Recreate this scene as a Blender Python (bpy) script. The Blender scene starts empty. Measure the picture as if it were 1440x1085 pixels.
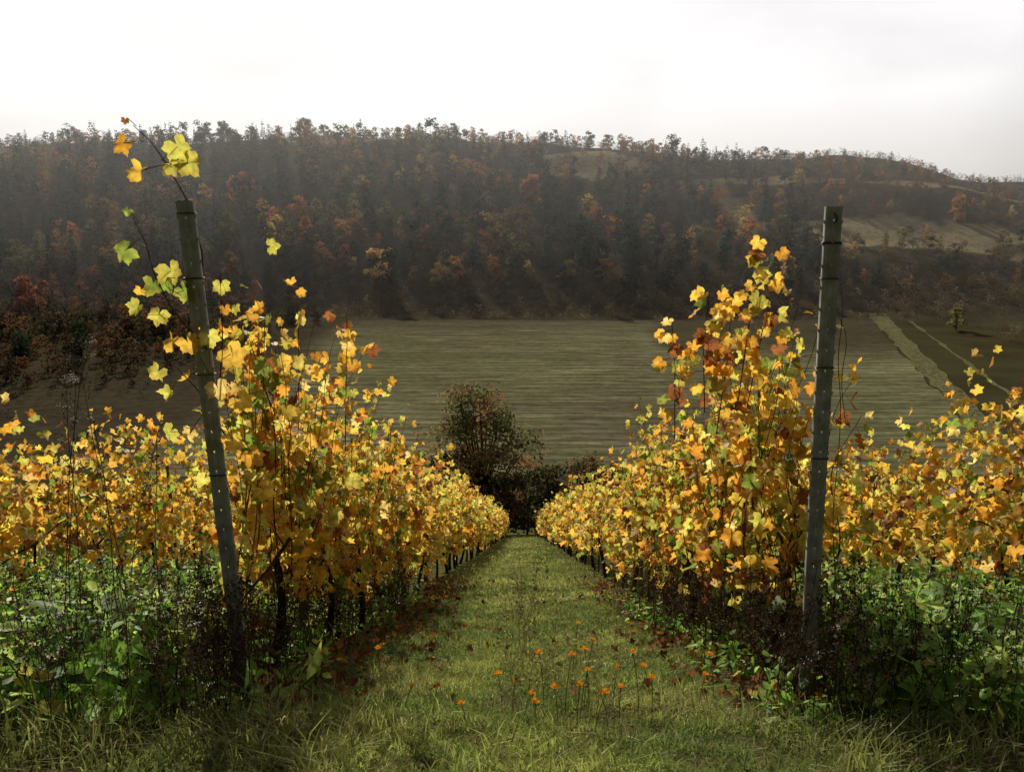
import bpy, math, numpy as np
from mathutils import Vector
rng=np.random.default_rng(11)
U=lambda a,b,n=None: rng.uniform(a,b,n)
scene=bpy.context.scene

# ------------------------------------------------------------ helpers
def vnoise(x,y,seed=0):
    x=np.asarray(x,float);y=np.asarray(y,float)
    xi=np.floor(x);yi=np.floor(y);xf=x-xi;yf=y-yi
    def h(a,b):
        s=np.sin(a*127.1+b*311.7+seed*74.7)*43758.5453
        return s-np.floor(s)
    u=xf*xf*(3-2*xf);v=yf*yf*(3-2*yf)
    return (h(xi,yi)*(1-u)+h(xi+1,yi)*u)*(1-v)+(h(xi,yi+1)*(1-u)+h(xi+1,yi+1)*u)*v
def sstep(a,b,x):
    t=np.clip((np.asarray(x,float)-a)/(b-a),0,1);return t*t*(3-2*t)
RX=[-900,-650,-400,-250,-100,0,60,155,210,265,320,380,430,600,900]
RZ=[32,40,49,50,51,50,45,36,35,35,31,21,14,-5,-16]
def terr(x,y):
    x=np.asarray(x,float);y=np.asarray(y,float)
    sl=-0.97-0.418*np.maximum(y,-25)
    k=4.0
    z=-47+k*np.logaddexp(0,(sl+47)/k)
    rid=np.interp(x,RX,RZ)
    t=(y-348)/302
    tt=np.clip(t,0,1)
    z=z+(rid+47)*(0.25*tt*tt*(3-2*tt)+0.75*tt)
    z=z-np.maximum(y-655,0)*0.12
    m=sstep(0,0.25,t)
    z=z+m*(10*(vnoise(x/70,y/60,3)-.5)+3.5*(vnoise(x/25,y/25,5)-.5))
    n=1-sstep(60,100,y)
    z=z+n*(0.05*(vnoise(x/0.5,y/0.5,8)-.5)+0.10*(vnoise(x/2.3,y/2.3,9)-.5))
    return np.maximum(z,-70)
def clear(x,y):
    e=lambda cx,cy,rx,ry: ((x-cx)/rx)**2+((y-cy)/ry)**2
    w=.9*(vnoise(x/18,y/18,12)-.5)+.7*(vnoise(x/7,y/7,13)-.5)
    return (e(58,588,40,30)+w<1)|(e(235,468,66,30)+w<1)|(e(-135,640,48,20)+w<1)|(e(330,445,60,20)+w<1)|(e(175,565,50,10)+w<1)|(e(138,520,9,60)+w<1)|(e(300,560,50,9)+w<1)

class B:
    def __init__(s): s.V=[];s.F=[];s.C=[];s.n=0
    def add(s,V,F,C):
        V=np.asarray(V,float).reshape(-1,3);F=np.asarray(F,int).reshape(-1,3)
        C=np.asarray(C,float)
        if C.ndim==1: C=np.tile(C,(len(V),1))
        s.V.append(V);s.F.append(F+s.n);s.C.append(C.reshape(-1,3));s.n+=len(V)
    def tube(s,P,R,col,sides=5):
        P=np.asarray(P,float);n=len(P);R=np.broadcast_to(np.asarray(R,float),(n,))
        T=np.gradient(P,axis=0);T/=np.linalg.norm(T,axis=1)[:,None]+1e-9
        ref=np.array([0,0,1.]) if abs(T[:,2]).mean()<.8 else np.array([0,1.,0])
        A=np.cross(T,ref);A/=np.linalg.norm(A,axis=1)[:,None]+1e-9
        Bn=np.cross(T,A)
        a=np.arange(sides)*2*math.pi/sides
        V=P[:,None,:]+R[:,None,None]*(A[:,None,:]*np.cos(a)[None,:,None]+Bn[:,None,:]*np.sin(a)[None,:,None])
        i=np.arange(n-1)[:,None]*sides;j=np.arange(sides)[None,:];j2=(j+1)%sides
        q=np.stack([i+j,i+j2,i+sides+j2,i+sides+j],-1).reshape(-1,4)
        F=np.concatenate([q[:,[0,1,2]],q[:,[0,2,3]]])
        s.add(V.reshape(-1,3),F,col)
    def obj(s,name,mat,parent=None,smooth=False):
        V=np.concatenate(s.V);F=np.concatenate(s.F);C=np.concatenate(s.C)
        return mk(name,V,F,C,mat,parent,smooth)
def mk(name,V,F,C,mat,parent=None,smooth=False):
    me=bpy.data.meshes.new(name)
    k=F.shape[1]
    me.vertices.add(len(V));me.vertices.foreach_set('co',V.astype(np.float32).ravel())
    me.loops.add(F.size);me.loops.foreach_set('vertex_index',F.astype(np.int32).ravel())
    me.polygons.add(len(F));me.polygons.foreach_set('loop_start',(np.arange(len(F))*k).astype(np.int32))
    me.update(calc_edges=True)
    if C is not None:
        at=me.color_attributes.new('Col','FLOAT_COLOR','POINT')
        CC=np.ones((len(V),4),np.float32);CC[:,:3]=np.clip(C,0,1);at.data.foreach_set('color',CC.ravel())
    if smooth: me.polygons.foreach_set('use_smooth',np.ones(len(F),bool))
    me.materials.append(mat)
    o=bpy.data.objects.new(name,me);scene.collection.objects.link(o)
    if parent: o.parent=parent
    return o
def empty(name):
    o=bpy.data.objects.new(name,None);scene.collection.objects.link(o);return o

def newmat(name):
    m=bpy.data.materials.new(name);m.use_nodes=True;nt=m.node_tree;nt.nodes.clear()
    out=nt.nodes.new('ShaderNodeOutputMaterial');return m,nt,out
def nd(nt,t,**k):
    n=nt.nodes.new(t)
    for a,b in k.items(): setattr(n,a,b)
    return n
def leafmat(name,trans=.45,rough=.5,nscale=40,spec=.3,tgain=1.0,var=.35,simple=False):
    m,nt,out=newmat(name);L=nt.links.new
    at=nd(nt,'ShaderNodeAttribute',attribute_name='Col')
    if simple:
        p=nd(nt,'ShaderNodeBsdfDiffuse');L(at.outputs['Color'],p.inputs[0])
        tr=nd(nt,'ShaderNodeBsdfTranslucent');L(at.outputs['Color'],tr.inputs[0])
        ms=nd(nt,'ShaderNodeMixShader');ms.inputs[0].default_value=trans
        L(p.outputs[0],ms.inputs[1]);L(tr.outputs[0],ms.inputs[2]);L(ms.outputs[0],out.inputs[0]);return m
    tc=nd(nt,'ShaderNodeTexCoord')
    nz=nd(nt,'ShaderNodeTexNoise');nz.inputs['Scale'].default_value=nscale;nz.inputs['Detail'].default_value=2
    L(tc.outputs['Object'],nz.inputs['Vector'])
    mr=nd(nt,'ShaderNodeMapRange');mr.inputs[1].default_value=.3;mr.inputs[2].default_value=.7
    mr.inputs[3].default_value=1-var;mr.inputs[4].default_value=1+var*.6
    L(nz.outputs['Fac'],mr.inputs[0])
    mx=nd(nt,'ShaderNodeVectorMath',operation='SCALE')
    L(at.outputs['Color'],mx.inputs[0]);L(mr.outputs[0],mx.inputs['Scale'])
    p=nd(nt,'ShaderNodeBsdfPrincipled');L(mx.outputs[0],p.inputs['Base Color'])
    p.inputs['Roughness'].default_value=rough;p.inputs['Specular IOR Level'].default_value=spec
    tg=nd(nt,'ShaderNodeVectorMath',operation='SCALE');tg.inputs['Scale'].default_value=tgain;L(mx.outputs[0],tg.inputs[0])
    tm_=nd(nt,'ShaderNodeVectorMath',operation='MINIMUM');tm_.inputs[1].default_value=(.95,.95,.95);L(tg.outputs[0],tm_.inputs[0])
    tr=nd(nt,'ShaderNodeBsdfTranslucent');L(tm_.outputs[0],tr.inputs['Color'])
    ms=nd(nt,'ShaderNodeMixShader');ms.inputs[0].default_value=trans
    L(p.outputs[0],ms.inputs[1]);L(tr.outputs[0],ms.inputs[2]);L(ms.outputs[0],out.inputs[0])
    return m
def colmat(name,rough=.8,metal=0,nscale=60,var=.4,bump=.4):
    m,nt,out=newmat(name);L=nt.links.new
    at=nd(nt,'ShaderNodeAttribute',attribute_name='Col');tc=nd(nt,'ShaderNodeTexCoord')
    nz=nd(nt,'ShaderNodeTexNoise');nz.inputs['Scale'].default_value=nscale;nz.inputs['Detail'].default_value=5
    L(tc.outputs['Object'],nz.inputs['Vector'])
    mr=nd(nt,'ShaderNodeMapRange');mr.inputs[1].default_value=.3;mr.inputs[2].default_value=.7
    mr.inputs[3].default_value=1-var;mr.inputs[4].default_value=1+var
    L(nz.outputs['Fac'],mr.inputs[0])
    mx=nd(nt,'ShaderNodeVectorMath',operation='SCALE')
    L(at.outputs['Color'],mx.inputs[0]);L(mr.outputs[0],mx.inputs['Scale'])
    p=nd(nt,'ShaderNodeBsdfPrincipled');L(mx.outputs[0],p.inputs['Base Color'])
    p.inputs['Roughness'].default_value=rough;p.inputs['Metallic'].default_value=metal;p.inputs['Specular IOR Level'].default_value=.25
    bp=nd(nt,'ShaderNodeBump');bp.inputs['Strength'].default_value=bump;bp.inputs['Distance'].default_value=.004
    L(nz.outputs['Fac'],bp.inputs['Height']);L(bp.outputs[0],p.inputs['Normal'])
    L(p.outputs[0],out.inputs[0]);return m

M_vine=leafmat('vine_leaf_mat',.66,.5,35,.25,1.25)
M_weed=leafmat('weed_leaf_mat',.5,.5,30,.2,1.3)
M_grass=leafmat('grass_mat',.5,.5,15,.25,1.2)
M_dead=leafmat('dead_leaf_mat',.2,simple=True)
M_bark=leafmat('bark_mat',.0,simple=True)
M_forest=leafmat('forest_foliage_mat',.45,simple=True)
M_tree=leafmat('tree_foliage_mat',.45,simple=True)
M_petal=leafmat('petal_mat',.5,simple=True)
M_steel=colmat('weathered_steel_mat',.5,.0,14,.35,.1)
M_wire=colmat('wire_mat',.45,.8,50,.2)

# ------------------------------------------------------------ ground
def axis(lim,near,step,g):
    a=[0.];s=step
    while a[-1]<lim:
        if a[-1]>near: s=min(s*g,max(7,a[-1]*.025))
        a.append(a[-1]+s)
    return np.array(a)
ax=axis(2600,5,.14,1.06);xs=np.concatenate([-ax[::-1],ax[1:]])
ay=axis(130,12,.12,1.03);ay=ay[ay<130];by=np.arange(134,760,5.0);cy=np.array([780,820,900,1000,1200,1500,2000,2600])
ny=-axis(250,2,.3,1.15)[::-1]
ys=np.concatenate([ny[:-1],ay,by,cy])
X,Y=np.meshgrid(xs,ys);Z=terr(X,Y)
V=np.stack([X,Y,Z],-1).reshape(-1,3)
nx=len(xs);i=np.arange(len(ys)-1)[:,None]*nx;j=np.arange(nx-1)[None,:]
F=np.stack([i+j,i+j+1,i+nx+j+1,i+nx+j],-1).reshape(-1,4)
CL=clear(X,Y).astype(float).ravel()
gm,nt,out=newmat('ground_mat');L=nt.links.new
geo=nd(nt,'ShaderNodeNewGeometry');sep=nd(nt,'ShaderNodeSeparateXYZ');L(geo.outputs['Position'],sep.inputs[0])
def noise(sc,det=5,src=None):
    n=nd(nt,'ShaderNodeTexNoise');n.inputs['Scale'].default_value=sc;n.inputs['Detail'].default_value=det
    L((src or geo.outputs['Position']),n.inputs['Vector']);return n.outputs['Fac']
def ramp(src,stops):
    r=nd(nt,'ShaderNodeValToRGB');e=r.color_ramp.elements
    while len(e)<len(stops): e.new(.5)
    for k,(p,c) in enumerate(stops): e[k].position=p;e[k].color=(*c,1)
    L(src,r.inputs[0]);return r.outputs[0]
def mapr(src,a,b,c=0,d=1):
    r=nd(nt,'ShaderNodeMapRange');r.inputs[1].default_value=a;r.inputs[2].default_value=b
    r.inputs[3].default_value=c;r.inputs[4].default_value=d;L(src,r.inputs[0]);return r.outputs[0]
def mixc(f,a,b):
    m=nd(nt,'ShaderNodeMix',data_type='RGBA')
    L(f,m.inputs[0]);L(a,m.inputs[6]);L(b,m.inputs[7]);return m.outputs[2]
near=mixc(mapr(noise(2.5),.4,.6),ramp(noise(14),[(.3,(.04,.05,.014)),(.7,(.11,.14,.035))]),ramp(noise(30),[(.3,(.045,.032,.018)),(.7,(.10,.07,.038))]))
val=ramp(noise(.03,8),[(.3,(.03,.026,.014)),(.55,(.055,.052,.025)),(.75,(.04,.031,.017))])
opn=mixc(mapr(noise(.25,6),.35,.65),ramp(noise(.02,8),[(.35,(.20,.165,.09)),(.6,(.30,.25,.145)),(.8,(.20,.19,.10))]),ramp(noise(.9,3),[(.3,(.10,.09,.046)),(.7,(.27,.21,.12))]))
fst=ramp(noise(.2,6),[(.3,(.035,.028,.017)),(.7,(.075,.058,.032))])
ca=nd(nt,'ShaderNodeAttribute',attribute_name='Col')
hil=mixc(ca.outputs['Fac'],fst,opn)
c=mixc(mapr(sep.outputs['Y'],85,110),near,val);c=mixc(mapr(sep.outputs['Y'],342,350),c,hil)
p=nd(nt,'ShaderNodeBsdfDiffuse');L(c,p.inputs[0])
bp=nd(nt,'ShaderNodeBump');bp.inputs['Strength'].default_value=.6;bp.inputs['Distance'].default_value=.05
L(noise(18,4),bp.inputs['Height']);L(bp.outputs[0],p.inputs['Normal']);L(p.outputs[0],out.inputs[0])
mk('ground',V,F,np.repeat(CL[:,None],3,1),gm,smooth=True)

# field
fm,nt,out=newmat('mown_field_mat');L=nt.links.new
geo=nd(nt,'ShaderNodeNewGeometry');sep=nd(nt,'ShaderNodeSeparateXYZ');L(geo.outputs['Position'],sep.inputs[0])
def math_(op,a,b=None):
    m=nd(nt,'ShaderNodeMath',operation=op)
    for k,v in enumerate([a,b]):
        if v is None: continue
        if isinstance(v,(int,float)): m.inputs[k].default_value=v
        else: L(v,m.inputs[k])
    return m.outputs[0]
mpv=nd(nt,'ShaderNodeVectorMath',operation='MULTIPLY');L(geo.outputs['Position'],mpv.inputs[0]);mpv.inputs[1].default_value=(.035,.35,1)
sn=noise(1.0,6,mpv.outputs[0])
ph=math_('ADD',math_('MULTIPLY',sep.outputs['Y'],2*math.pi/4.4),math_('MULTIPLY',sn,13.0))
st=math_('ADD',math_('MULTIPLY',math_('SINE',ph),.5),.5)
mp2=nd(nt,'ShaderNodeVectorMath',operation='MULTIPLY');L(geo.outputs['Position'],mp2.inputs[0]);mp2.inputs[1].default_value=(.09,.8,1)
s2=mapr(noise(1.0,8,mp2.outputs[0]),.38,.64)
mp3=nd(nt,'ShaderNodeVectorMath',operation='MULTIPLY');L(geo.outputs['Position'],mp3.inputs[0]);mp3.inputs[1].default_value=(.012,.05,1)
s3=mapr(noise(1.0,5,mp3.outputs[0]),.35,.65,.35,1.0)
st=math_('MULTIPLY',math_('ADD',math_('MULTIPLY',st,.6),math_('MULTIPLY',s2,.4)),math_('MULTIPLY',s3,math_('ADD',math_('MULTIPLY',s2,.5),.5)))
base=mixc(mapr(noise(.015,6),.4,.6),ramp(noise(.5,6),[(.3,(.05,.041,.026)),(.7,(.105,.088,.056))]),ramp(noise(.5,6),[(.3,(.05,.050,.025)),(.7,(.105,.103,.05))]))
lite=ramp(noise(.8,5),[(.3,(.19,.185,.10)),(.7,(.33,.315,.18))])
cc=mixc(st,base,lite)
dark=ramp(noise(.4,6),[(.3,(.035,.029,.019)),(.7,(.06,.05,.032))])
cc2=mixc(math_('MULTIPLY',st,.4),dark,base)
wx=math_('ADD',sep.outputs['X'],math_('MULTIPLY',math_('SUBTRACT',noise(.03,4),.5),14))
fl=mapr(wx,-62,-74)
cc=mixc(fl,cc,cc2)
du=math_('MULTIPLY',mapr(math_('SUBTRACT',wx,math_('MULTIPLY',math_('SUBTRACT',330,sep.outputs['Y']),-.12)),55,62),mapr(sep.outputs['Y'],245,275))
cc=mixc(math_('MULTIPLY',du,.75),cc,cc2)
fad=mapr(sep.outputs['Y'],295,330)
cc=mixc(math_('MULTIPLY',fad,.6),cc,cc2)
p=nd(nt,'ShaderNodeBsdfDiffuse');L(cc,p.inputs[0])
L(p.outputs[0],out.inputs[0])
def sheet(name,poly_l,poly_r,ysamp,dz,mat,div=20,jit=1.0):
    vs=[];
    for yy in ysamp:
        xl=np.interp(yy,*poly_l)+jit*(vnoise(yy/7,0,1)-.5)*2;xr=np.interp(yy,*poly_r)+jit*(vnoise(yy/7,0,2)-.5)*2
        xx=np.linspace(xl,xr,div);vs.append(np.stack([xx,np.full(div,yy),terr(xx,np.full(div,yy))+dz],-1))
    V=np.concatenate(vs);n=div
    i=np.arange(len(ysamp)-1)[:,None]*n;j=np.arange(n-1)[None,:]
    F=np.stack([i+j,i+j+1,i+n+j+1,i+n+j],-1).reshape(-1,4)
    return mk(name,V,F,None,mat,smooth=True)
ysf=np.arange(134,338,3.)
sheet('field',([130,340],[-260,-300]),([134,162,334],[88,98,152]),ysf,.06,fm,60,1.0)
tm,nt,out=newmat('track_mat');L=nt.links.new
geo=nd(nt,'ShaderNodeNewGeometry')
p=nd(nt,'ShaderNodeBsdfDiffuse');L(ramp(noise(.45,6),[(.35,(.06,.055,.028)),(.5,(.15,.145,.07)),(.65,(.07,.06,.033))]),p.inputs[0])
L(p.outputs[0],out.inputs[0])
sheet('grass_track',([134,162,334,350],[88.5,98.5,152.5,158]),([134,162,334,350],[93.5,104,160,166]),np.arange(134,352,1.5),.12,tm,4,.7)
sheet('dirt_track',([134,162,334],[106,116,167]),([134,162,334],[107.2,117.4,168.2]),np.arange(134,334,2.),.12,tm,4,.5)

# ------------------------------------------------------------ leaf scattering
half=[(0,1.0),(9,.84),(16,.86),(26,.70),(33,.62),(42,.76),(49,.78),(56,.98),(65,.80),(74,.80),(86,.62),(97,.72),(113,.84),(126,.70),(140,.70),(160,.5)]
def polar(h,end=True):
    pts=[(a,r) for a,r in h]+[(180,.08)]+[(360-a,r) for a,r in h[::-1] if a>0]
    A=np.radians([q[0] for q in pts]);R=np.array([q[1] for q in pts])
    V=np.stack([R*np.sin(A),R*np.cos(A)+.0,0*A],-1)
    V=np.concatenate([[[0,0,0]],V]);n=len(R)
    F=np.stack([np.zeros(n,int),1+np.arange(n),1+(np.arange(n)+1)%n],-1)
    return V,F
T_hi=polar(half)
T_mid=polar([(0,1.0),(31,.66),(56,.95),(86,.64),(115,.82),(150,.6)])
T_lo=polar([(0,1.0),(60,.9),(125,.75)])
T_ov=(np.array([[0,0,0],[.0,2.,0],[.42,1.25,0],[.5,.6,0],[-.5,.6,0],[-.42,1.25,0]]),np.array([[0,3,2],[0,2,1],[0,1,5],[0,5,4]]))
def nrm(a): return a/(np.linalg.norm(a,axis=-1,keepdims=True)+1e-9)
def leaves(b,T,P,tip,nor,size,col,edge=None,eamt=None,curl=.5):
    TV,TF=T;N=len(P)
    t=nrm(tip);n=nor-(nor*t).sum(-1,keepdims=True)*t;n=nrm(n);s=np.cross(t,n)
    r2=(TV[:,0]**2+TV[:,1]**2)
    cz=rng.normal(0,curl,(N,1));fz=U(0,curl*.9,(N,1));wv=rng.normal(0,curl*.35,(N,1));ph=U(0,6.28,(N,1))
    ang=np.arctan2(TV[:,0],TV[:,1])
    z=cz*r2[None]*.5+fz*np.abs(TV[:,0])[None]+wv*np.sin(ang[None]*3+ph)*np.sqrt(r2)[None]
    sz=size[:,None,None]
    W=P[:,None]+sz*(s[:,None]*TV[None,:,0:1]+t[:,None]*TV[None,:,1:2]+n[:,None]*z[:,:,None])
    F=(TF[None]+(np.arange(N)*len(TV))[:,None,None]).reshape(-1,3)
    C=np.repeat(col[:,None],len(TV),1)
    if edge is not None:
        w=(np.clip(r2,0,1)[None,:]*eamt[:,None])[:,:,None]
        C=C*(1-w)+edge[:,None]*w
    b.add(W.reshape(-1,3),F,C.reshape(-1,3))
PAL=np.array([(.84,.55,.08),(.79,.41,.05),(.62,.60,.11),(.22,.31,.05),(.26,.10,.035),(.90,.68,.20)])
def vinecols(n,h,green=0.):
    pr=np.array([.35,.21,.16,.09,.08,.11])
    k=rng.choice(6,n,p=pr)
    g=rng.random(n)<green;k[g]=rng.choice([2,3],g.sum())
    c=PAL[k]*U(.72,1.12,(n,1));c[:,1]*=U(.86,1.1,n)
    e=np.where((rng.random(n)<.4)[:,None],np.array([[.34,.12,.03]]),c*np.array([[1.0,.84,.8]]))
    return np.clip(c,0,1),e,U(0,1.,n)
WIREC=np.array((.12,.11,.10));BARK=np.array((.045,.032,.023));CANE=np.array((.11,.05,.028))
def vine_row(x0,k,y0,y1):
    root=empty('grapevine_row')
    bl=B();bw=B()
    main=k in(0,1)
    xr=lambda y: x0+.0143*(y-3.7)
    def band(ya,yb,per,nodes,size,T,off,stems):
        ya=max(ya,y0);yb=min(yb,y1)
        if yb<=ya: return
        S=int((yb-ya)*per);
        yy=np.sort(U(ya,yb,S));
        gap=vnoise(yy/.8,x0,4)
        low=vnoise(yy/.9,x0*2,14)
        base=np.stack([xr(yy)+rng.normal(0,.09,S),yy,terr(xr(yy),yy)+U(.42,.95,S)-.15*low],-1)
        Ht=1.18+.6*(vnoise(yy/1.1,x0*3,2)-.45)+rng.normal(0,.18,S)
        tall=rng.random(S)<.06;Ht[tall]+=U(.1,.4,tall.sum())
        if k==1: Ht+=.42*np.exp(-((yy-4.75)/.75)**2)
        if k==0: Ht+=.12*np.exp(-((yy-5.2)/.7)**2)
        if k==-1: Ht+=.18
        if k==2: Ht+=.1+.3*np.exp(-((yy-7.2)/.8)**2)
        lean=np.stack([rng.normal(0,.20,S),rng.normal(0,.16,S)],-1)
        t=(np.arange(nodes)+.5)/nodes
        tt=np.clip(t[None]+rng.normal(0,.03,(S,nodes)),0,1)
        P=np.zeros((S,nodes,3))
        P[:,:,0]=base[:,0:1]+lean[:,0:1]*tt**1.3+.04*np.sin(tt*7+yy[:,None]*9)
        P[:,:,1]=base[:,1:2]+lean[:,1:2]*tt**1.3+.04*np.cos(tt*6+yy[:,None]*5)
        P[:,:,2]=base[:,2:3]+Ht[:,None]*tt
        if stems:
            for s in range(S):
                q=np.concatenate([[base[s]],P[s][:-1]]);bw.tube(q,np.linspace(.0045,.0015,len(q)),CANE*U(.7,1.3),3)
        keep=rng.random((S,nodes))<(.93-.15*(tt>.95)-.45*(gap[:,None]<.22))
        Q=P[keep];th=tt[keep];n=len(Q)
        o=rng.normal(0,1,(n,3));o=nrm(o)*U(.25,1,(n,1))*off*(1-.5*th[:,None]);o[:,2]*=.6
        o[:,2]-=.02
        Q=Q+o
        side=np.sign(o[:,0]+1e-6)
        nor=np.stack([side*U(.1,1,n),rng.normal(-.25,.6,n),U(-.1,.9,n)],-1)
        tip=np.stack([o[:,0]/off*.6+rng.normal(0,.35,n),rng.normal(0,.45,n),U(-1.2,.15,n)],-1)
        c,e,ea=vinecols(n,th,.14 if main else .10)
        leaves(bl,T,Q,tip,nor,size*U(.5,1.3,n)*(1-.3*th**3),c,e,ea,.55)
        if stems:
            src=P[keep]
            for a,d in zip(src[::3],Q[::3]): 
                bw.tube([a,(a+d)/2+[0,0,.01],d],.0013,CANE*1.3,3)
    adj=k in(-1,2)
    if main: band(3.9,5.6,33,20,.067,T_hi,.23,True);band(5.6,9,25,18,.069,T_hi,.24,True);band(9,15,19,17,.078,T_mid,.26,False)
    elif adj: band(3.9,15,21,18,.078,T_mid,.27,False)
    else: band(3.9,15,8,14,.10,T_lo,.26,False)
    if abs(k-.5)<3: band(15,32,12,14,.11,T_mid if main else T_lo,.28,False);band(32,66,8,10,.155,T_lo,.3,False)
    else: band(15,66,4,10,.17,T_lo,.28,False)
    step=1.05
    for y in np.arange(y0+.35,y1,step if abs(k-.5)<2 else 2.1):
        y+=U(-.12,.12);x=xr(y)+U(-.05,.05);g=float(terr(x,y));n=7 if y<20 else 3
        t=np.linspace(0,1,n);h=U(.72,.9)
        P=np.stack([x+U(-.12,.12)*t+.03*np.sin(t*5+y),y+U(-.12,.12)*t+.025*np.cos(t*6+y),g-.05+(h+.05)*t],-1)
        bw.tube(P,np.linspace(.030,.018,n)*U(.7,1.2),BARK*U(.7,1.2),6 if y<20 else 4)
        if y<22:
            for s in(-1,1):
                q=np.stack([P[-1,0]+.03*np.sin(t*4),P[-1,1]+s*.55*t,P[-1,2]+.05*np.sin(t*3)],-1)
                bw.tube(q,np.linspace(.014,.006,n),BARK*1.3,4)
    if abs(k-.5)<3:
        yy=np.concatenate([np.arange(y0-.2,20,1.),[30,45,y1]])
        for h in(.78,1.15,1.5,1.85):
            bw.tube(np.stack([xr(yy)+.03,yy,terr(xr(yy),yy)+h],-1),.0014,WIREC,3)
    for y in np.arange(y0+5.2,y1,5.2):
        x=xr(y);g=float(terr(x,y));bw.tube([[x,y,g-.1],[x,y,g+1.75]],.02,np.array((.12,.12,.11)),4)
    bl.obj('foliage',M_vine,root);bw.obj('trunks_canes_and_wires',M_bark,root)
for k in range(-7,9):
    x0=-1.42+2.93*k+(.03 if k==1 else 0)
    vine_row(x0,k,{0:3.95,1:4.0}.get(k,4.2),66)

# shoots rising past the end posts
root=empty('grapevine_shoot');bl=B();bw=B()
def shoot(pts,r=.005): bw.tube(pts,np.linspace(r,.0018,len(pts)),CANE*.8,5)
shoot([(-1.42,3.66,-.65),(-1.50,3.64,-.54),(-1.568,3.65,-.45),(-1.63,3.65,-.3),(-1.654,3.65,-.16),(-1.70,3.65,-.05)])
shoot([(-1.45,3.75,-1.0),(-1.46,3.77,-.55),(-1.45,3.77,-.2),(-1.49,3.74,.035),(-1.554,3.7,.197),(-1.60,3.68,.28),(-1.657,3.65,.345)])
shoot([(-1.40,3.7,-.9),(-1.36,3.7,-.6),(-1.345,3.7,-.3)],.004)
shoot([(-1.40,3.75,-1.1),(-1.5,3.7,-.85),(-1.58,3.65,-.72)],.004)
lv=[(-1.60,.28,-1.71,.25,.060,1),(-1.56,.20,-1.47,.23,.08,2),(-1.55,.19,-1.43,.16,.075,2),(-1.56,.2,-1.50,.15,.05,2),(-1.55,.18,-1.64,.13,.065,0),(-1.657,.345,-1.69,.36,.022,4),
(-1.66,-.12,-1.75,-.22,.07,3),(-1.68,-.08,-1.72,-.03,.03,3),(-1.345,-.3,-1.33,-.37,.05,2),(-1.35,-.42,-1.32,-.47,.035,1),
(-1.63,-.3,-1.55,-.31,.075,2),(-1.62,-.35,-1.64,-.37,.065,3),(-1.58,-.40,-1.50,-.40,.07,3),(-1.60,-.43,-1.72,-.47,.055,2),(-1.60,-.45,-1.70,-.39,.035,1),(-1.58,-.42,-1.60,-.5,.06,2),(-1.56,-.44,-1.57,-.36,.055,3),
(-1.50,-.54,-1.48,-.63,.07,0),(-1.52,-.52,-1.55,-.62,.065,0),(-1.55,-.70,-1.63,-.76,.06,2),(-1.42,-.65,-1.31,-.70,.085,0),(-1.44,-.68,-1.36,-.84,.07,5),(-1.55,-.78,-1.58,-.86,.055,2),(-1.45,-.95,-1.51,-1.06,.06,5),(-1.38,-1.0,-1.33,-1.12,.08,0),
(-1.40,-.72,-1.38,-.60,.06,2),(-1.40,-.9,-1.28,-.92,.075,0),(-1.38,-1.1,-1.24,-1.18,.075,1),(-1.5,-1.0,-1.60,-1.05,.06,2),(-1.35,-1.25,-1.2,-1.36,.07,0)]
for ax_,az,lx,lz,s,ci in lv:
    yb=3.68 if lx>-1.36 or lz>-.5 else 3.62;P=np.array([[lx,yb-.03,lz]])+np.array([[0,0,.35*s]])
    bw.tube([(ax_,yb,az),((ax_+lx)/2,yb-.02,(az+lz)/2+.015),tuple(P[0])],.0018,CANE*1.4,4)
    nor=np.array([[U(-.6,.6),-1,U(0,.9)]]);tip=np.array([[(lx-ax_)*6+U(-.3,.3),U(-.2,.2),-.7]])
    leaves(bl,T_hi,P,tip,nor,np.array([s]),PAL[ci:ci+1]*U(.8,1.05),np.array([[.4,.16,.03] if ci!=3 else [.5,.4,.06]]),np.array([U(.1,.8)]),.55)
def rshoot(pts,n,off,s0,s1):
    pts=np.array(pts,float);shoot(pts,.0035);t=np.linspace(0,1,len(pts))
    for i_ in range(n):
        u=1-(i_+U(-.4,.4))/n*.9;a=np.array([np.interp(u,t,pts[:,c_]) for c_ in range(3)]);sd=1 if rng.random()<.5 else -1
        P=np.array([a+[sd*U(.0,off),U(-.08,.05),U(-.05,.02)]])
        bw.tube([tuple(a),tuple(P[0])],.0014,CANE,3)
        leaves(bl,T_hi,P,np.array([[sd*U(.1,.8),U(-.4,.4),-.8]]),np.array([[U(-.9,.9),-1,U(0,.8)]]),np.array([U(s0,s1)]),PAL[[rng.choice([0,1,2,5,4,0,3])]]*U(.75,1.1),np.array([[.35,.12,.03]]),np.array([U(.2,.9)]),.6)
rshoot([(1.30,4.45,-1.1),(1.33,4.45,-.7),(1.35,4.42,-.4),(1.375,4.4,-.2)],24,.10,.035,.068)
rshoot([(1.15,4.6,-1.2),(1.12,4.6,-.8),(1.13,4.55,-.45)],20,.12,.04,.072)
rshoot([(1.35,4.5,-1.3),(1.40,4.5,-.9),(1.44,4.45,-.5)],20,.11,.04,.072)
rshoot([(1.0,4.7,-1.4),(.98,4.7,-.95),(.94,4.65,-.66)],18,.12,.04,.068)
rshoot([(1.2,4.5,-1.3),(1.24,4.5,-.85),(1.23,4.45,-.5)],20,.12,.04,.072)
rshoot([(-1.28,4.6,-1.3),(-1.25,4.6,-.85),(-1.24,4.6,-.46)],13,.09,.03,.06)
rshoot([(-1.05,4.8,-1.5),(-1.02,4.8,-1.0),(-1.0,4.8,-.62)],14,.12,.03,.06)
bl.obj('leaves',M_vine,root);bw.obj('canes',M_bark,root)

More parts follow.
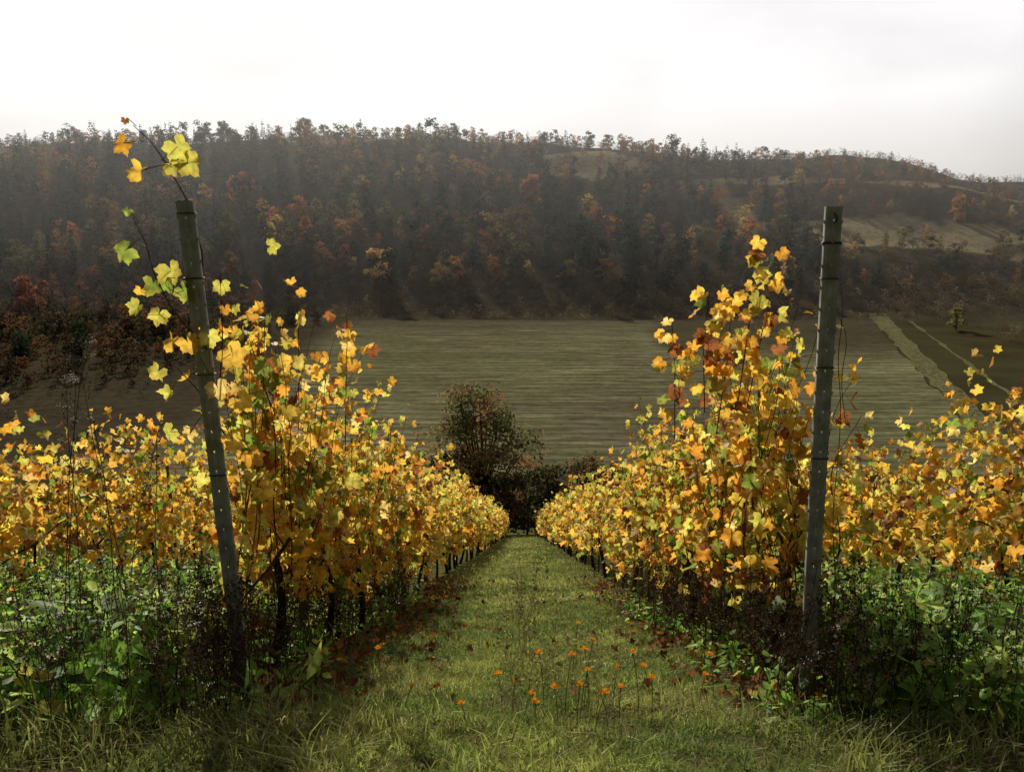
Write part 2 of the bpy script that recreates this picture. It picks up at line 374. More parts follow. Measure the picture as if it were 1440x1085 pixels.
# ------------------------------------------------------------ end posts : perforated steel channel
def post(base,top,ztop,lean_y,ang):
    root=empty('steel_vineyard_post')
    w,d,t=.036,.045,.003
    x0,y0=base;g=float(terr(x0,y0))-.25
    H=ztop-g
    b=B();col=np.array((.25,.265,.255))
    ca,sa=math.cos(ang),math.sin(ang)
    def W(p):
        p=np.asarray(p,float);s=p[:,2]/H
        return np.stack([x0+(top-x0)*s+p[:,0]*ca-p[:,1]*sa,y0+lean_y*s+p[:,0]*sa+p[:,1]*ca,g+p[:,2]],-1)
    def box(a,c,cl=col):
        xa,ya,za=a;xb,yb,zb=c
        v=[(xa,ya,za),(xb,ya,za),(xb,yb,za),(xa,yb,za),(xa,ya,zb),(xb,ya,zb),(xb,yb,zb),(xa,yb,zb)]
        f=[(0,2,1),(0,3,2),(4,5,6),(4,6,7),(0,1,5),(0,5,4),(1,2,6),(1,6,5),(2,3,7),(2,7,6),(3,0,4),(3,4,7)]
        b.add(W(v),f,cl)
    hx=.0035
    prof=[(-w+.014,d),(-w+.004,d),(-w,d-.004),(-w,.006),(-w+.002,.002),(-w+.006,0),(-.02,0),(-.017,.0035),(-.012,.0035),(-.009,0),(-hx,0)]
    def strip(pr,z0,z1,n=1):
        zz=np.linspace(z0,z1,n+1);m=len(pr);pr=np.array(pr)
        nn=np.gradient(pr,axis=0);nn=np.stack([-nn[:,1],nn[:,0]],-1);nn/=np.linalg.norm(nn,axis=1)[:,None]
        inner=pr+nn*t
        for a_,fl_ in((pr,0),(inner,1)):
            V_=np.concatenate([np.stack([a_[:,0],a_[:,1],np.full(m,z)],-1) for z in zz])
            F_=[]
            for r in range(n):
                for q_ in range(m-1):
                    A=r*m+q_;F_+= [(A,A+1,A+m+1),(A,A+m+1,A+m)]
            b.add(W(V_),F_,col*(1 if not fl_ else .8))
        for z in(z0,z1):
            V_=np.concatenate([np.stack([pr[:,0],pr[:,1],np.full(m,z)],-1),np.stack([inner[:,0],inner[:,1],np.full(m,z)],-1)])
            F_=[]
            for q_ in range(m-1): F_+=[(q_,q_+1,m+q_+1),(q_,m+q_+1,m+q_)]
            b.add(W(V_),F_,col)
    strip(prof,0,H);strip([(-x_,y_) for x_,y_ in prof][::-1],0,H)
    pitch=.10;z=0
    while z<H-1e-6:
        zs=z+pitch-.011;z1=min(zs,H)
        box((-hx,0,z),(hx,t,z1),col);z+=pitch
    for z in np.arange(H-.08,1.0,-.10):
        for s in(-1,1):
            xx=s*(w-.0005)
            box((min(xx,xx+s*.0045),.010,z),(max(xx,xx+s*.0045),.013,z+.016),col*.9)
            box((min(xx+s*.0045,xx+s*.0065),.010,z+.006),(max(xx+s*.0045,xx+s*.0065),.013,z+.022),col*.9)
    b.obj('channel',M_steel,root)
    return root,W,H
r1,W1,H1=post((-1.39,3.70),-1.462,.025,-.06,.14)
r2,W2,H2=post((1.545,3.70),1.463,.0,.0,-.16)
def wires(name,root,lst):
    b=B()
    for pts,r in lst:
        pts=np.array(pts,float)
        for _ in range(2):
            m=[pts[0]]
            for a,c_ in zip(pts[:-1],pts[1:]): m+= [a*.75+c_*.25,a*.25+c_*.75]
            m.append(pts[-1]);pts=np.array(m)
        b.tube(pts,r,np.array((.07,.07,.07)),5)
    b.obj(name,M_wire,root)
def wrap(W,z,k=3):
    P=[]
    for a in np.linspace(0,2*math.pi*k,16*k):
        P.append(W([[.042*max(-1,min(1,1.3*math.cos(a))),.022+.027*max(-1,min(1,1.3*math.sin(a))),z+.004*a/6.28]])[0])
    return P
q=lambda W,x,y,z: tuple(W([[x,y,z]])[0])
wires('wire_ties',r2,[(wrap(W2,H2-.17),.0018),(wrap(W2,H2-.33,2),.0015),(wrap(W2,H2-.75,2),.0015),(wrap(W2,H2-1.2,2),.0018),
 ([q(W2,-.04,0,H2-.14),q(W2,-.1,-.03,H2-.12),q(W2,-.17,-.02,H2-.14),q(W2,-.2,0,H2-.17),q(W2,-.15,0,H2-.18),q(W2,-.17,.02,H2-.13)],.0018),
 ([q(W2,-.04,0,H2-.16),q(W2,-.12,.2,H2-.28),q(W2,-.2,.6,H2-.6),q(W2,-.2,1.2,H2-1.1)],.0018),
 ([q(W2,.045,-.005,H2-.33),q(W2,.06,-.02,H2-.5),q(W2,.05,0,H2-.7),q(W2,.075,-.02,H2-.9),q(W2,.085,0,H2-1.15),q(W2,.07,.0,H2-1.5),q(W2,.12,.03,H2-1.9),q(W2,.1,.05,H2-2.2)],.002),
 ([q(W2,.045,0,H2-.5),q(W2,.09,-.02,H2-.6),q(W2,.07,0,H2-.8),q(W2,.1,-.02,H2-1.0)],.0018),
 ([q(W2,0,-.004,H2-.03),q(W2,.0,-.02,H2-.035),q(W2,.012,-.02,H2-.06),q(W2,0,-.005,H2-.07)],.005)])
wires('wire_ties',r1,[(wrap(W1,H1-.06,2),.0015),(wrap(W1,H1-.35,2),.0018),(wrap(W1,H1-.8,2),.0015),(wrap(W1,H1-1.3,2),.0018),
 ([q(W1,.04,0,H1-.1),q(W1,.2,.5,H1-.5),q(W1,.2,1.3,H1-1.1)],.0016),
 ([q(W1,-.04,0,H1-.36),q(W1,-.1,-.02,H1-.33),q(W1,-.13,0,H1-.38),q(W1,-.06,0,H1-.42)],.0016)])

# ------------------------------------------------------------ grass
def grass(name,specs):
    b=B()
    for (xa,xb,ya,yb,n,h,w,cfun,mask) in specs:
        x=U(xa,xb,n);y=U(ya,yb,n)
        x=x+.0143*y
        if mask is not None:
            k=rng.random(n)<mask(x,y);x=x[k];y=y[k]
        n=len(x);z=terr(x,y)-.01
        tuft=vnoise(x/.16,y/.16,7);patch=.6*vnoise(x/.7,y/.7,6)+.4*vnoise(x/.25,y/.3,16)
        edge=sstep(.5,1.25,np.abs(x-.06-.0143*y))
        hh=h*(.3+1.0*tuft)*(.5+.9*patch)*U(.5,1.3,n)*(1+.4*edge)
        a=U(0,6.283,n);bd=U(.3,1.2,n)*hh
        dx=np.cos(a)*bd;dy=np.sin(a)*bd-.1*hh
        wa=a+1.57+rng.normal(0,.5,n);wx_=np.cos(wa)*w*U(.6,1.3,n);wy=np.sin(wa)*w
        P=np.stack([x,y,z],-1)
        def pt(f,fz,ws): return P+np.stack([dx*f+wx_*ws,dy*f+wy*ws,hh*fz],-1)
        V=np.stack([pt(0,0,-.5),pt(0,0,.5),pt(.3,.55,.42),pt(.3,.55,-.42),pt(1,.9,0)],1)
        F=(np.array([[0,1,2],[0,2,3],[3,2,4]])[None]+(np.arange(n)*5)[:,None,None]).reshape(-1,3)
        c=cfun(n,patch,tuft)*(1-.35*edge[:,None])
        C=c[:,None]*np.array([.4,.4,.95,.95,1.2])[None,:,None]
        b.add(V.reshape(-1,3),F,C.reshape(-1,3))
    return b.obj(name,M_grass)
def gcol(n,p,tf):
    a=np.array((.47,.52,.13));d=np.array((.14,.23,.05));e=np.array((.60,.52,.26))
    t=rng.random((n,1))*.35+.65*np.clip((p[:,None]-.32)*3,0,1);c=a*t+d*(1-t)
    k=rng.random(n)<.09+.2*(p>.68);c[k]=e*U(.5,1.1,(k.sum(),1))
    return c*U(.65,1.25,(n,1))*(.7+.5*tf[:,None])
inpath=lambda x,y: .2+.8*(1-sstep(.75,1.15,np.abs(x-.06-.0143*y)))
notpath=lambda x,y: .6*sstep(1.6,1.9,np.abs(x-.06-.0143*y))
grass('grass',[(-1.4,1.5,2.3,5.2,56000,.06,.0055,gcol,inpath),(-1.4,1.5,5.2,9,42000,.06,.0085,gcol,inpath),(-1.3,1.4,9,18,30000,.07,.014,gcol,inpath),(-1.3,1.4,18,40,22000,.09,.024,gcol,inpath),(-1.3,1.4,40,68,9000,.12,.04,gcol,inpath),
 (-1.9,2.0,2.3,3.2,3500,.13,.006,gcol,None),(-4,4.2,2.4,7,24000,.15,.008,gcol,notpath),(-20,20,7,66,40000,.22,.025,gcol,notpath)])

# ------------------------------------------------------------ broadleaf weeds between the rows
def weeds(name,areas):
    b=B();bs=B()
    for xa,xb,ya,yb,n,h,ls in areas:
        for _ in range(n):
            x=U(xa,xb);y=U(ya,yb);g=float(terr(x,y));H=h*U(.5,1.15)
            ln=rng.normal(0,.13,2);m=int(H/.06)+2;t=np.linspace(.15,1,m)
            st=np.stack([x+ln[0]*t**1.5,y+ln[1]*t**1.5,g+H*t],-1)
            bs.tube(np.concatenate([[[x,y,g]],st[::3],st[-1:]]),.003,np.array((.07,.09,.03)),3)
            a0=U(0,6.28)
            rep=np.repeat(st,2,0);a=a0+np.repeat(np.arange(m)*1.57,2)+np.tile([0,3.14],m)+rng.normal(0,.3,2*m)
            d=np.stack([np.cos(a),np.sin(a),U(-.7,.3,2*m)],-1)
            nor=np.stack([rng.normal(0,.4,2*m),rng.normal(-.2,.4,2*m),np.ones(2*m)],-1)
            sz=ls*np.repeat(.6+.6*np.sin(np.clip(t,0,.9)*3.2),2)*U(.7,1.2,2*m)
            base=np.array((.24,.42,.07)) if rng.random()<.6 else np.array((.44,.54,.13))
            col=base*U(.4,1.5,(2*m,1))
            k=rng.random(2*m)<.04;col[k]=np.array((.45,.38,.08))
            leaves(b,T_ov,rep+d*.02,d,nor,sz,col,None,None,.55)
    r=empty(name);b.obj('leaves',M_weed,r);bs.obj('stems',M_bark,r)
weeds('nettle_patch',[(-4.1,-1.55,3.1,6.2,330,.55,.052),(-3.9,-1.7,6.2,11,150,.5,.06),(1.75,4.4,3.1,6.2,330,.5,.052),(1.9,4.2,6.2,11,150,.5,.06),(-7,-4.4,5,12,110,.5,.07),(4.6,7.5,5,12,110,.5,.07),(-1.75,-1.1,2.9,9,90,.25,.035),(1.2,1.9,2.9,9,90,.25,.035)])
b=B()
for (x,y) in [(-2.3,3.9),(-2.7,4.3),(-1.95,3.5),(-3.1,4.6),(2.35,3.9),(2.6,4.2),(2.15,4.4),(3.0,4.6),(2.5,3.6),(-2.5,5.2),(3.2,5.2),(1.95,3.6),(2.8,3.9),(-1.8,4.1)]:
    g=float(terr(x,y))
    for i_ in range(11):
        a=U(0,6.28);r=U(.03,.2);P=np.array([[x+r*math.cos(a),y+r*math.sin(a),g+U(.25,.5)]])
        b.tube([(x,y,g),(x+.5*r*math.cos(a),y+.5*r*math.sin(a),g+.2),tuple(P[0])],.004,np.array((.08,.12,.04)),4)
        leaves(b,T_ov,P,np.array([[math.cos(a),math.sin(a),U(-.9,.2)]]),np.array([[U(-.4,.4),U(-.5,.3),1]]),np.array([U(.06,.10)]),np.array([[.27,.38,.13]])*U(.7,1.2),None,None,.7)
b.obj('dock_plant',M_weed)

def stalk(b,x,y,H,col,fluff=0,r=.0028):
    g=float(terr(x,y));ln=rng.normal(0,.12,2)*H
    t=np.linspace(0,1,6);S=np.stack([x+ln[0]*t**1.6+.012*np.sin(t*9+x*30),y+ln[1]*t**1.6,g+H*t],-1)
    b.tube(S,np.linspace(r,r*.5,6),col,3)
    for _ in range(int(6+H*7)):
        u=U(.3,1);p=np.array([np.interp(u,t,S[:,c_]) for c_ in range(3)]);a=U(0,6.28);l=U(.05,.2)*(1.25-u)
        e=p+np.array([math.cos(a)*l*.7,math.sin(a)*l*.7,l*U(.5,1)])
        b.tube([p,(p+e)/2+[0,0,-.01],e],r*.4,col,3)
        n=5;Q=e+rng.normal(0,.012,(n,3))
        leaves(b,T_lo,Q,rng.normal(0,1,(n,3)),rng.normal(0,1,(n,3)),np.full(n,.009),np.tile(col*U(.8,1.6),(n,1)),None,None,.3)
        if rng.random()<fluff:
            n=14;Q=e+rng.normal(0,.010,(n,3))
            leaves(b,T_lo,Q,rng.normal(0,1,(n,3)),rng.normal(0,1,(n,3)),np.full(n,.005),np.tile([.5,.48,.44],(n,1)),None,None,.3)
b=B()
for s,xc in((-1,-1.42),(1,1.52)):
    for _ in range(320): stalk(b,xc+rng.normal(0,.22)+s*.08,U(3.1,8.5),U(.25,.8),np.array((.07,.045,.03))*U(.4,1.6))
for _ in range(110): stalk(b,U(1.3,2.9),U(2.8,4.6),U(.3,.8),np.array((.07,.05,.035))*U(.5,1.4),.05)
for _ in range(100): stalk(b,U(-2.9,-1.2),U(2.8,4.6),U(.3,.8),np.array((.07,.05,.035))*U(.5,1.4),.05)
for x,y,h in[(-2.35,3.75,2.0),(-2.2,3.7,1.7),(-2.05,3.8,1.55),(-2.45,4.0,1.8),(-1.9,3.9,1.5),(-2.15,4.1,1.75),(-2.3,4.3,1.6)]: stalk(b,x,y,h,np.array((.06,.045,.035)),.45,.0035)
for _ in range(22): stalk(b,rng.normal(.2,.3),U(2.95,3.9),U(.2,.5),np.array((.26,.25,.10))*U(.6,1.3),.0,.0018)
for _ in range(8): stalk(b,rng.normal(.08,.06),U(4.0,4.9),U(.5,.85),np.array((.22,.20,.09))*U(.6,1.3),.0,.002)
b.obj('dry_weed_stalks',M_dead)

# wildflowers
root=empty('orange_wildflowers');b=B();bs=B()
fl=[(.24,3.2,.30),(.36,3.3,.34),(.31,3.7,.42),(-.9,3.6,.22),(-.35,3.12,.18),(0,3.15,.2),(.48,3.15,.2),(.6,3.35,.32),(.2,3.08,.18),(-.7,3.8,.25),(.62,3.12,.22),(.42,3.08,.15),(.33,3.25,.38),(.1,3.1,.14),(-.05,3.4,.2),(.5,3.5,.2),(-.2,3.05,.12),(.28,3.02,.2),(.3,3.1,.28),(.15,3.3,.3),(.7,3.6,.2),(-.5,3.3,.15),(.9,3.4,.18),(1.05,3.7,.25),(-1.05,4.1,.2),(.35,2.95,.2),(.1,2.95,.12)]
for x,y,h in fl:
    g=float(terr(x,y));x2,y2=x+U(-.04,.04),y+U(-.04,.04);t=np.linspace(0,1,5)
    S=np.stack([x+(x2-x)*t**2,y+(y2-y)*t**2,g+h*t],-1);bs.tube(S,.0018,np.array((.12,.16,.04)),4)
    sc=U(.85,1.3);cup=U(0,.8)
    for ring,(n,s,up) in enumerate([(13,.020,.25),(11,.015,.7),(7,.010,1.4)]):
        a=np.arange(n)*6.283/n+ring*.3;d=np.stack([np.cos(a),np.sin(a)-.25,np.full(n,up+cup)],-1)
        leaves(b,(T_ov[0]*np.array([.42,.55,1]),T_ov[1]),np.tile(S[-1],(n,1)),d,np.tile([0,-.2,1.],(n,1))+.01,np.full(n,s*sc),np.tile([.97,.52,.05],(n,1))*U(.85,1.03,(n,1)),None,None,.2)
b.obj('petals',M_petal,root);bs.obj('stems',M_bark,root)

# fallen leaves
b=B();n=1300
x=np.where(rng.random(n)<.5,rng.normal(-1.2,.22,n),rng.normal(1.25,.22,n));k=rng.random(n)<.08;x[k]=U(-1,1.1,k.sum())
y=3.4+9*rng.random(n)**1.1;x=x+.0143*y
P=np.stack([x,y,terr(x,y)+U(.01,.06,n)],-1)
pl=np.array([(.28,.11,.04),(.5,.27,.06),(.18,.07,.035),(.28,.15,.07)])
leaves(b,T_mid,P,rng.normal(0,1,(n,3))*[1,1,.3],rng.normal(0,.45,(n,3))+[0,-.2,1],U(.025,.05,n),pl[rng.choice(4,n)]*U(.4,1.0,(n,1)),None,None,.7)
b.obj('fallen_leaves',M_dead)

# ------------------------------------------------------------ trees
def quads(P,N,size,asp=1.0):
    n=len(P);N=nrm(N);r=nrm(rng.normal(0,1,(n,3)));a=nrm(np.cross(N,r));c=np.cross(N,a)
    s=size[:,None];k=U(.6,1.2,(n,4,1))
    V=np.stack([P+(a+c*.3)*s*k[:,0],P+(c-a*.3)*s*k[:,1]*asp,P-(a+c*.2)*s*k[:,2],P-(c-a*.2)*s*k[:,3]*asp],1).reshape(-1,3)
    F=(np.array([[0,1,2],[0,2,3]])[None]+(np.arange(n)*4)[:,None,None]).reshape(-1,3)
    return V,F
def blobcrown(n,nb,w,h0,h1,fill=.5):
    cs=[];
    for _ in range(nb):
        h=U(h0+.1,h1-.1);env=math.sin(math.pi*np.clip((h-h0)/(h1-h0)*.85+.12,0,1))
        a=U(0,6.28);r=w*env*U(.2,.75);cs.append((r*math.cos(a),r*math.sin(a),h,U(.09,.17)))
    cs=np.array(cs);k=rng.integers(0,nb,n);d=nrm(rng.normal(0,1,(n,3)));d[:,2]=np.where(d[:,2]<-.3,-d[:,2],d[:,2])
    rr=cs[k,3]*(rng.random(n)**fill)*U(.8,1.25,n)
    P=cs[k,:3]+d*rr[:,None]*[1.15,1.15,.9];return P,d,cs
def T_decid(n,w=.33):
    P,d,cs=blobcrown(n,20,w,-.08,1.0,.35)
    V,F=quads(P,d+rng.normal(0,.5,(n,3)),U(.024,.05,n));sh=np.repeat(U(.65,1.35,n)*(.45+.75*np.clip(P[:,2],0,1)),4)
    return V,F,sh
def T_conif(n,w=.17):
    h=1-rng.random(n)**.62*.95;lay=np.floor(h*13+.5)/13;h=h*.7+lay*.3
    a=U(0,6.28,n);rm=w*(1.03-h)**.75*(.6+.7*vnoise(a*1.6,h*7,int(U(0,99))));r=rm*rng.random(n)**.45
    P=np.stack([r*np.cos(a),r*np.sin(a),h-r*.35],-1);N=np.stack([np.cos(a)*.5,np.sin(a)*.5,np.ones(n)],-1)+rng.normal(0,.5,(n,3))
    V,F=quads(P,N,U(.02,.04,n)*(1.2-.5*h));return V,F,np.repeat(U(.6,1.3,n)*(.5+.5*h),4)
def T_pine(n):
    P,d,cs=blobcrown(n,13,.22,.12,1.0,.4);P[:,2]=np.clip(P[:,2],.1,1)
    V,F=quads(P,d*[.4,.4,1]+rng.normal(0,.4,(n,3)),U(.022,.042,n));return V,F,np.repeat(U(.6,1.3,n),4)
def addtrunk(T,r=.012,h=.7):
    V,F,s=T;b=B();b.tube([[0,0,-.05],[0.01,0,h*.5],[0,0,h]],[r,r*.7,r*.3],np.array((1,1,1)),4)
    tv,tf=b.V[0],b.F[0];return np.concatenate([V,tv]),np.concatenate([F,tf+len(V)]),np.concatenate([s,np.full(len(tv),.5)])
TD=[addtrunk(T_decid(300,w)) for w in(.36,.42,.46,.34,.5,.4)]
TC=[addtrunk(T_conif(290,w)) for w in(.17,.20,.23,.25)]+[addtrunk(T_pine(240)) for _ in range(2)]
TB=[T_decid(75,w) for w in(.55,.7,.8)]
def plant(b,Ts,x,y,H,col,wid=None):
    n=len(x);k=rng.integers(0,len(Ts),n);z=terr(x,y)-.1
    for j_,(V,F,s) in enumerate(Ts):
        q_=np.where(k==j_)[0]
        if len(q_)==0: continue
        a=U(0,6.28,len(q_));c_,s_=np.cos(a)[:,None],np.sin(a)[:,None];wd=(H[q_]*(U(.85,1.2,len(q_)) if wid is None else wid))[:,None]
        W=np.stack([x[q_][:,None]+wd*(V[None,:,0]*c_-V[None,:,1]*s_),y[q_][:,None]+wd*(V[None,:,0]*s_+V[None,:,1]*c_),z[q_][:,None]+H[q_][:,None]*V[None,:,2]],-1)
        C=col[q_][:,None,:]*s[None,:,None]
        FF=(F[None]+(np.arange(len(q_))*len(V))[:,None,None]).reshape(-1,3)
        b.add(W.reshape(-1,3),FF,C.reshape(-1,3))
gx,gy=np.meshgrid(np.arange(-640,660,11.),np.arange(384,680,10.5));x=gx.ravel()+U(-5.3,5.3,gx.size);y=gy.ravel()+U(-5,5,gx.size)
right=sstep(95,190,x-.25*(y-400))
cl=clear(x,y)
keep=(rng.random(len(x))<np.where(cl,.06,.95-.2*right))
x,y,right=x[keep],y[keep],right[keep];n=len(x)
con=vnoise(x/45,y/40,21)*.6+rng.random(n)*.4+.06*(x<-80)-.15*right-.22*sstep(600,640,y)
isC=con>.48
H=U(8.5,18,n)*(.8+.6*vnoise(x/30,y/30,41))*(1-.4*right);H=np.where(isC,H*1.15,H*.95);H*=1-.42*sstep(595,645,y)
DC=np.array([(.18,.12,.055),(.14,.13,.055),(.24,.125,.055),(.38,.14,.06),(.33,.22,.075),(.48,.35,.11),(.10,.105,.048)])
reg=vnoise(x/35,y/30,51)
kc=rng.choice(7,n,p=[.27,.24,.18,.06,.08,.02,.15]);kc=np.where((reg>.66)&(rng.random(n)<.45),rng.choice([2,3,3,4],n),kc)
dc=DC[kc]*U(.6,1.35,(n,1))
cc_=np.array((.034,.054,.036))*U(.4,1.5,(n,1))
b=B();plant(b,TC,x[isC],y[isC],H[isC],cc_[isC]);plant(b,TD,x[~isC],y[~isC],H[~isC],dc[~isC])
n=1100;x=U(-460,-70,n);y=U(205,390,n);k=(x<-72-.21*(345-y)-8*vnoise(x/9,y/9,61))|((y>362)&(x<-40));x,y=x[k],y[k];n=len(x)
dk=np.array([(.10,.068,.037),(.07,.066,.034),(.14,.075,.04),(.04,.055,.03),(.18,.09,.045)])
plant(b,TD,x,y,U(5,13,n)*(.6+.4*sstep(-80,-140,x)),dk[rng.choice(5,n)]*U(.7,1.2,(n,1)))
b.obj('forest',M_forest)
b=B()
def scrub(n,xa,xb,ya,yb,h0,h1,cs,mask=None):
    x=U(xa,xb,n);y=U(ya,yb,n)
    if mask is not None: k=mask(x,y);x,y=x[k],y[k]
    m=len(x);cs=np.array(cs);plant(b,TB,x,y,U(h0,h1,m),cs[rng.choice(len(cs),m)]*U(.6,1.3,(m,1)))
BR=[(.17,.12,.065),(.135,.12,.058),(.22,.13,.07),(.09,.085,.046),(.26,.20,.10)]
scrub(3400,-500,520,346,398,1.8,6,BR,lambda x,y:~clear(x,y)&((vnoise(x/12,y/4,31)>.22)|(y>366)))
scrub(800,-300,175,334,350,1.2,3.6,[(.28,.23,.13),(.20,.16,.09),(.13,.11,.06)],lambda x,y:vnoise(x/14,y/3,36)>.3)
scrub(2600,100,600,395,650,2,6,BR,lambda x,y:(~clear(x,y))&(vnoise(x/25,y/12,32)>.25))
scrub(1100,-650,110,395,650,2,6,BR,lambda x,y:(~clear(x,y)))
scrub(900,-640,560,636,662,3,7,[(.11,.10,.055),(.09,.09,.05),(.14,.11,.06)],lambda x,y:vnoise(x/22,1,38)>.25)
scrub(180,180,360,430,505,1,3,BR)
scrub(60,20,100,560,615,1,3,BR)
scrub(900,172,420,230,352,1.2,4.5,BR,lambda x,y:(vnoise(x/25,y/15,33)>.33)&(x>176)&(x>.32*(y-162)+124))
scrub(1300,-420,-85,150,350,1.2,4.5,[(.09,.07,.04),(.07,.07,.037),(.115,.075,.043)],lambda x,y:vnoise(x/30,y/18,34)+.003*(-x-100)>.42)
b.obj('scrub',M_forest)

def tree(name,x,y,H,W,cols,n,leaf,seed_blobs=22,h0=.2,conif=False):
    root=empty(name);g=float(terr(x,y));b=B();bk=B()
    bk.tube([[x,y,g-.3],[x+.02*H,y,g+.25*H],[x+.01*H,y,g+.5*H],[x,y,g+.8*H]],[.022*H,.016*H,.011*H,.004*H],BARK,7)
    P,d,cs=blobcrown(n,seed_blobs,W/H*.55,h0,1.0,.3)
    for c_ in cs:
        s0=U(.2,.55)*c_[2]/1.0;e=np.array([x+c_[0]*H,y+c_[1]*H,g+c_[2]*H]);s=np.array([x+.01*H,y,g+s0*H])
        bk.tube([s,s*.5+e*.5+[0,0,-.03*H],e],[.009*H,.006*H,.002*H],BARK,4)
        for _ in range(5): bk.tube([e,e+nrm(rng.normal(0,1,3)+[0,0,.5])*.13*H],[.002*H,.0006*H],BARK,3)
    Pw=P*H+[x,y,g];V,F=quads(Pw,d+rng.normal(0,.7,(n,3)),U(.6,1.2,n)*leaf)
    cs_=np.array(cols);kk=(vnoise(P[:,0]*9,P[:,2]*9,5)*len(cs_)+rng.normal(0,.5,n)).clip(0,len(cs_)-1).astype(int)
    C=np.repeat(cs_[kk]*U(.6,1.35,(n,1)),4,0);b.add(V,F,C);b.obj('foliage',M_tree,root);bk.obj('trunk_and_limbs',M_bark,root)
tree('rusty_autumn_tree',-2.9,72,14.4,13.5,[(.36,.17,.08),(.28,.18,.08),(.20,.18,.075),(.17,.19,.07)],9000,.17,44,.05)
DS=[(.09,.105,.045),(.13,.12,.052),(.09,.09,.045)]
for x,y,H_,W_ in [(-.8,69,6.5,6),(3.4,71,7.5,6),(-6.2,71,8.5,7),(7.2,73,8.5,7),(-10.5,75,9,7),(11,76,7.5,7),(-5,69,6,6),(1.5,74,6.5,7)]:
    tree('dark_shrub',x,y,H_,W_,DS if x<5 else [(.15,.135,.06),(.22,.13,.06),(.11,.11,.05)],3000,.16,22,.0)
def dist(name,px,y,H,W,cols,n=1300): tree(name,px,y,H,W,[tuple(1.35*np.array(c)) for c in cols],n,.035*H,16,.02)
dist('orange_tree',-202,338,19,20,[(.25,.09,.043),(.2,.075,.04)])
dist('yellow_tree',-63,388,18,19,[(.5,.34,.11),(.42,.27,.09)])
dist('yellow_tree',-34,384,12,15,[(.3,.2,.07),(.25,.17,.06)])
dist('orange_tree',-165,502,19,24,[(.40,.13,.055),(.33,.11,.05)])
dist('orange_tree',-205,498,18,22,[(.33,.12,.055),(.26,.10,.05)])
dist('orange_tree',12,500,22,17,[(.40,.16,.09),(.31,.13,.075)])
dist('yellow_tree',26,388,12,11,[(.42,.33,.12),(.33,.25,.09)])
dist('birch_tree',132,386,16,8,[(.4,.32,.15),(.34,.26,.12)])
dist('orange_tree',270,492,17,13,[(.40,.20,.09),(.3,.16,.07)])
dist('orange_tree',-118,446,18,18,[(.31,.12,.055),(.34,.16,.07)])
dist('green_bush',172,306,9,10,[(.24,.24,.09),(.16,.16,.065)])
dist('orange_tree',45,385,13,14,[(.33,.19,.08),(.25,.15,.065)])
for px,H_ in((-240,18),(-225,16),(-262,15),(-160,16),(-345,15),(60,12),(75,11)): dist('ridge_tree',px,648,H_,H_*1.1,[(.08,.08,.045),(.065,.07,.042)],900)

# ------------------------------------------------------------ mist layer lying over the far side of the valley
bpy.ops.mesh.primitive_cube_add(size=1,location=(0,925,15));o=bpy.context.object;o.name='valley_mist';o.scale=(3600,1250,150)
m,nt,out=newmat('mist_mat');vs=nd(nt,'ShaderNodeVolumeScatter');vs.inputs['Density'].default_value=.00034;vs.inputs['Anisotropy'].default_value=.4
vs.inputs['Color'].default_value=(.96,.98,1,1);nt.links.new(vs.outputs[0],out.inputs['Volume']);o.data.materials.clear();o.data.materials.append(m)

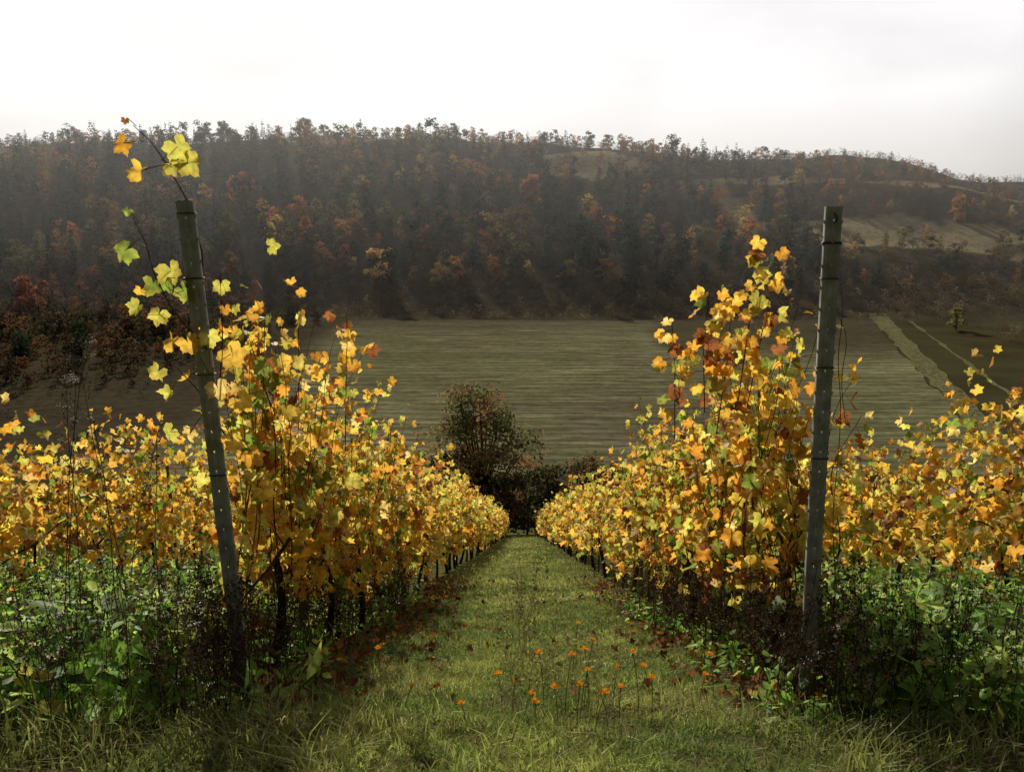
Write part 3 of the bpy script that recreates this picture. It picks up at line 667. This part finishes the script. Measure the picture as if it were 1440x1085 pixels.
# ------------------------------------------------------------ world + sun
SE,SA=math.radians(29),math.radians(-17)
w=bpy.data.worlds.new('World');scene.world=w;w.use_nodes=True;nt=w.node_tree;nt.nodes.clear();L=nt.links.new
out=nd(nt,'ShaderNodeOutputWorld');sky=nd(nt,'ShaderNodeTexSky',sky_type='NISHITA');sky.sun_disc=False;sky.sun_elevation=SE;sky.sun_rotation=SA
bg1=nd(nt,'ShaderNodeBackground');bg1.inputs[1].default_value=.07;L(sky.outputs[0],bg1.inputs[0])
tc=nd(nt,'ShaderNodeTexCoord');sep=nd(nt,'ShaderNodeSeparateXYZ');L(tc.outputs['Generated'],sep.inputs[0])
dt=nd(nt,'ShaderNodeVectorMath',operation='DOT_PRODUCT');L(tc.outputs['Generated'],dt.inputs[0]);cv=Vector((-.02,.96,.22)).normalized();dt.inputs[1].default_value=cv
glow=mapr(dt.outputs['Value'],.62,.86,.13,1.05)
mp=nd(nt,'ShaderNodeMapping');mp.inputs['Scale'].default_value=(2.2,2.2,5.5);mp.inputs['Location'].default_value=(1.3,.4,.2);L(tc.outputs['Generated'],mp.inputs[0])
cn=noise(1.3,6,mp.outputs[0]);cl_=mapr(cn,.3,.55,.86,1.0)
low=mapr(sep.outputs['Z'],.03,.12,.70,1.0)
val_=math_('MULTIPLY',math_('MULTIPLY',glow,cl_),low)
rgb=nd(nt,'ShaderNodeCombineColor');L(val_,rgb.inputs[0]);L(math_('MULTIPLY',val_,.98),rgb.inputs[1]);L(math_('MULTIPLY',val_,.985),rgb.inputs[2])
bg2=nd(nt,'ShaderNodeBackground');L(rgb.outputs[0],bg2.inputs[0]);bg2.inputs[1].default_value=1.0
ms=nd(nt,'ShaderNodeMixShader');L(mapr(cn,.25,.5,.88,.97),ms.inputs[0]);L(bg1.outputs[0],ms.inputs[1]);L(bg2.outputs[0],ms.inputs[2]);L(ms.outputs[0],out.inputs[0])
sd=bpy.data.lights.new('sun','SUN');sd.energy=5.0;sd.angle=math.radians(.5);sd.color=(1,.92,.78)
so=bpy.data.objects.new('sun',sd);scene.collection.objects.link(so)
dirv=Vector((math.sin(SA)*math.cos(SE),math.cos(SA)*math.cos(SE),math.sin(SE)));so.rotation_euler=dirv.to_track_quat('Z','Y').to_euler()

cam=bpy.data.cameras.new('camera');cam.lens=28;cam.sensor_width=36;cam.clip_end=6000;cam.clip_start=.05
co=bpy.data.objects.new('camera',cam);scene.collection.objects.link(co);co.rotation_euler=(math.radians(90-12.7),0,0);scene.camera=co
scene.view_settings.view_transform='Standard';scene.view_settings.look='None';scene.view_settings.exposure=0
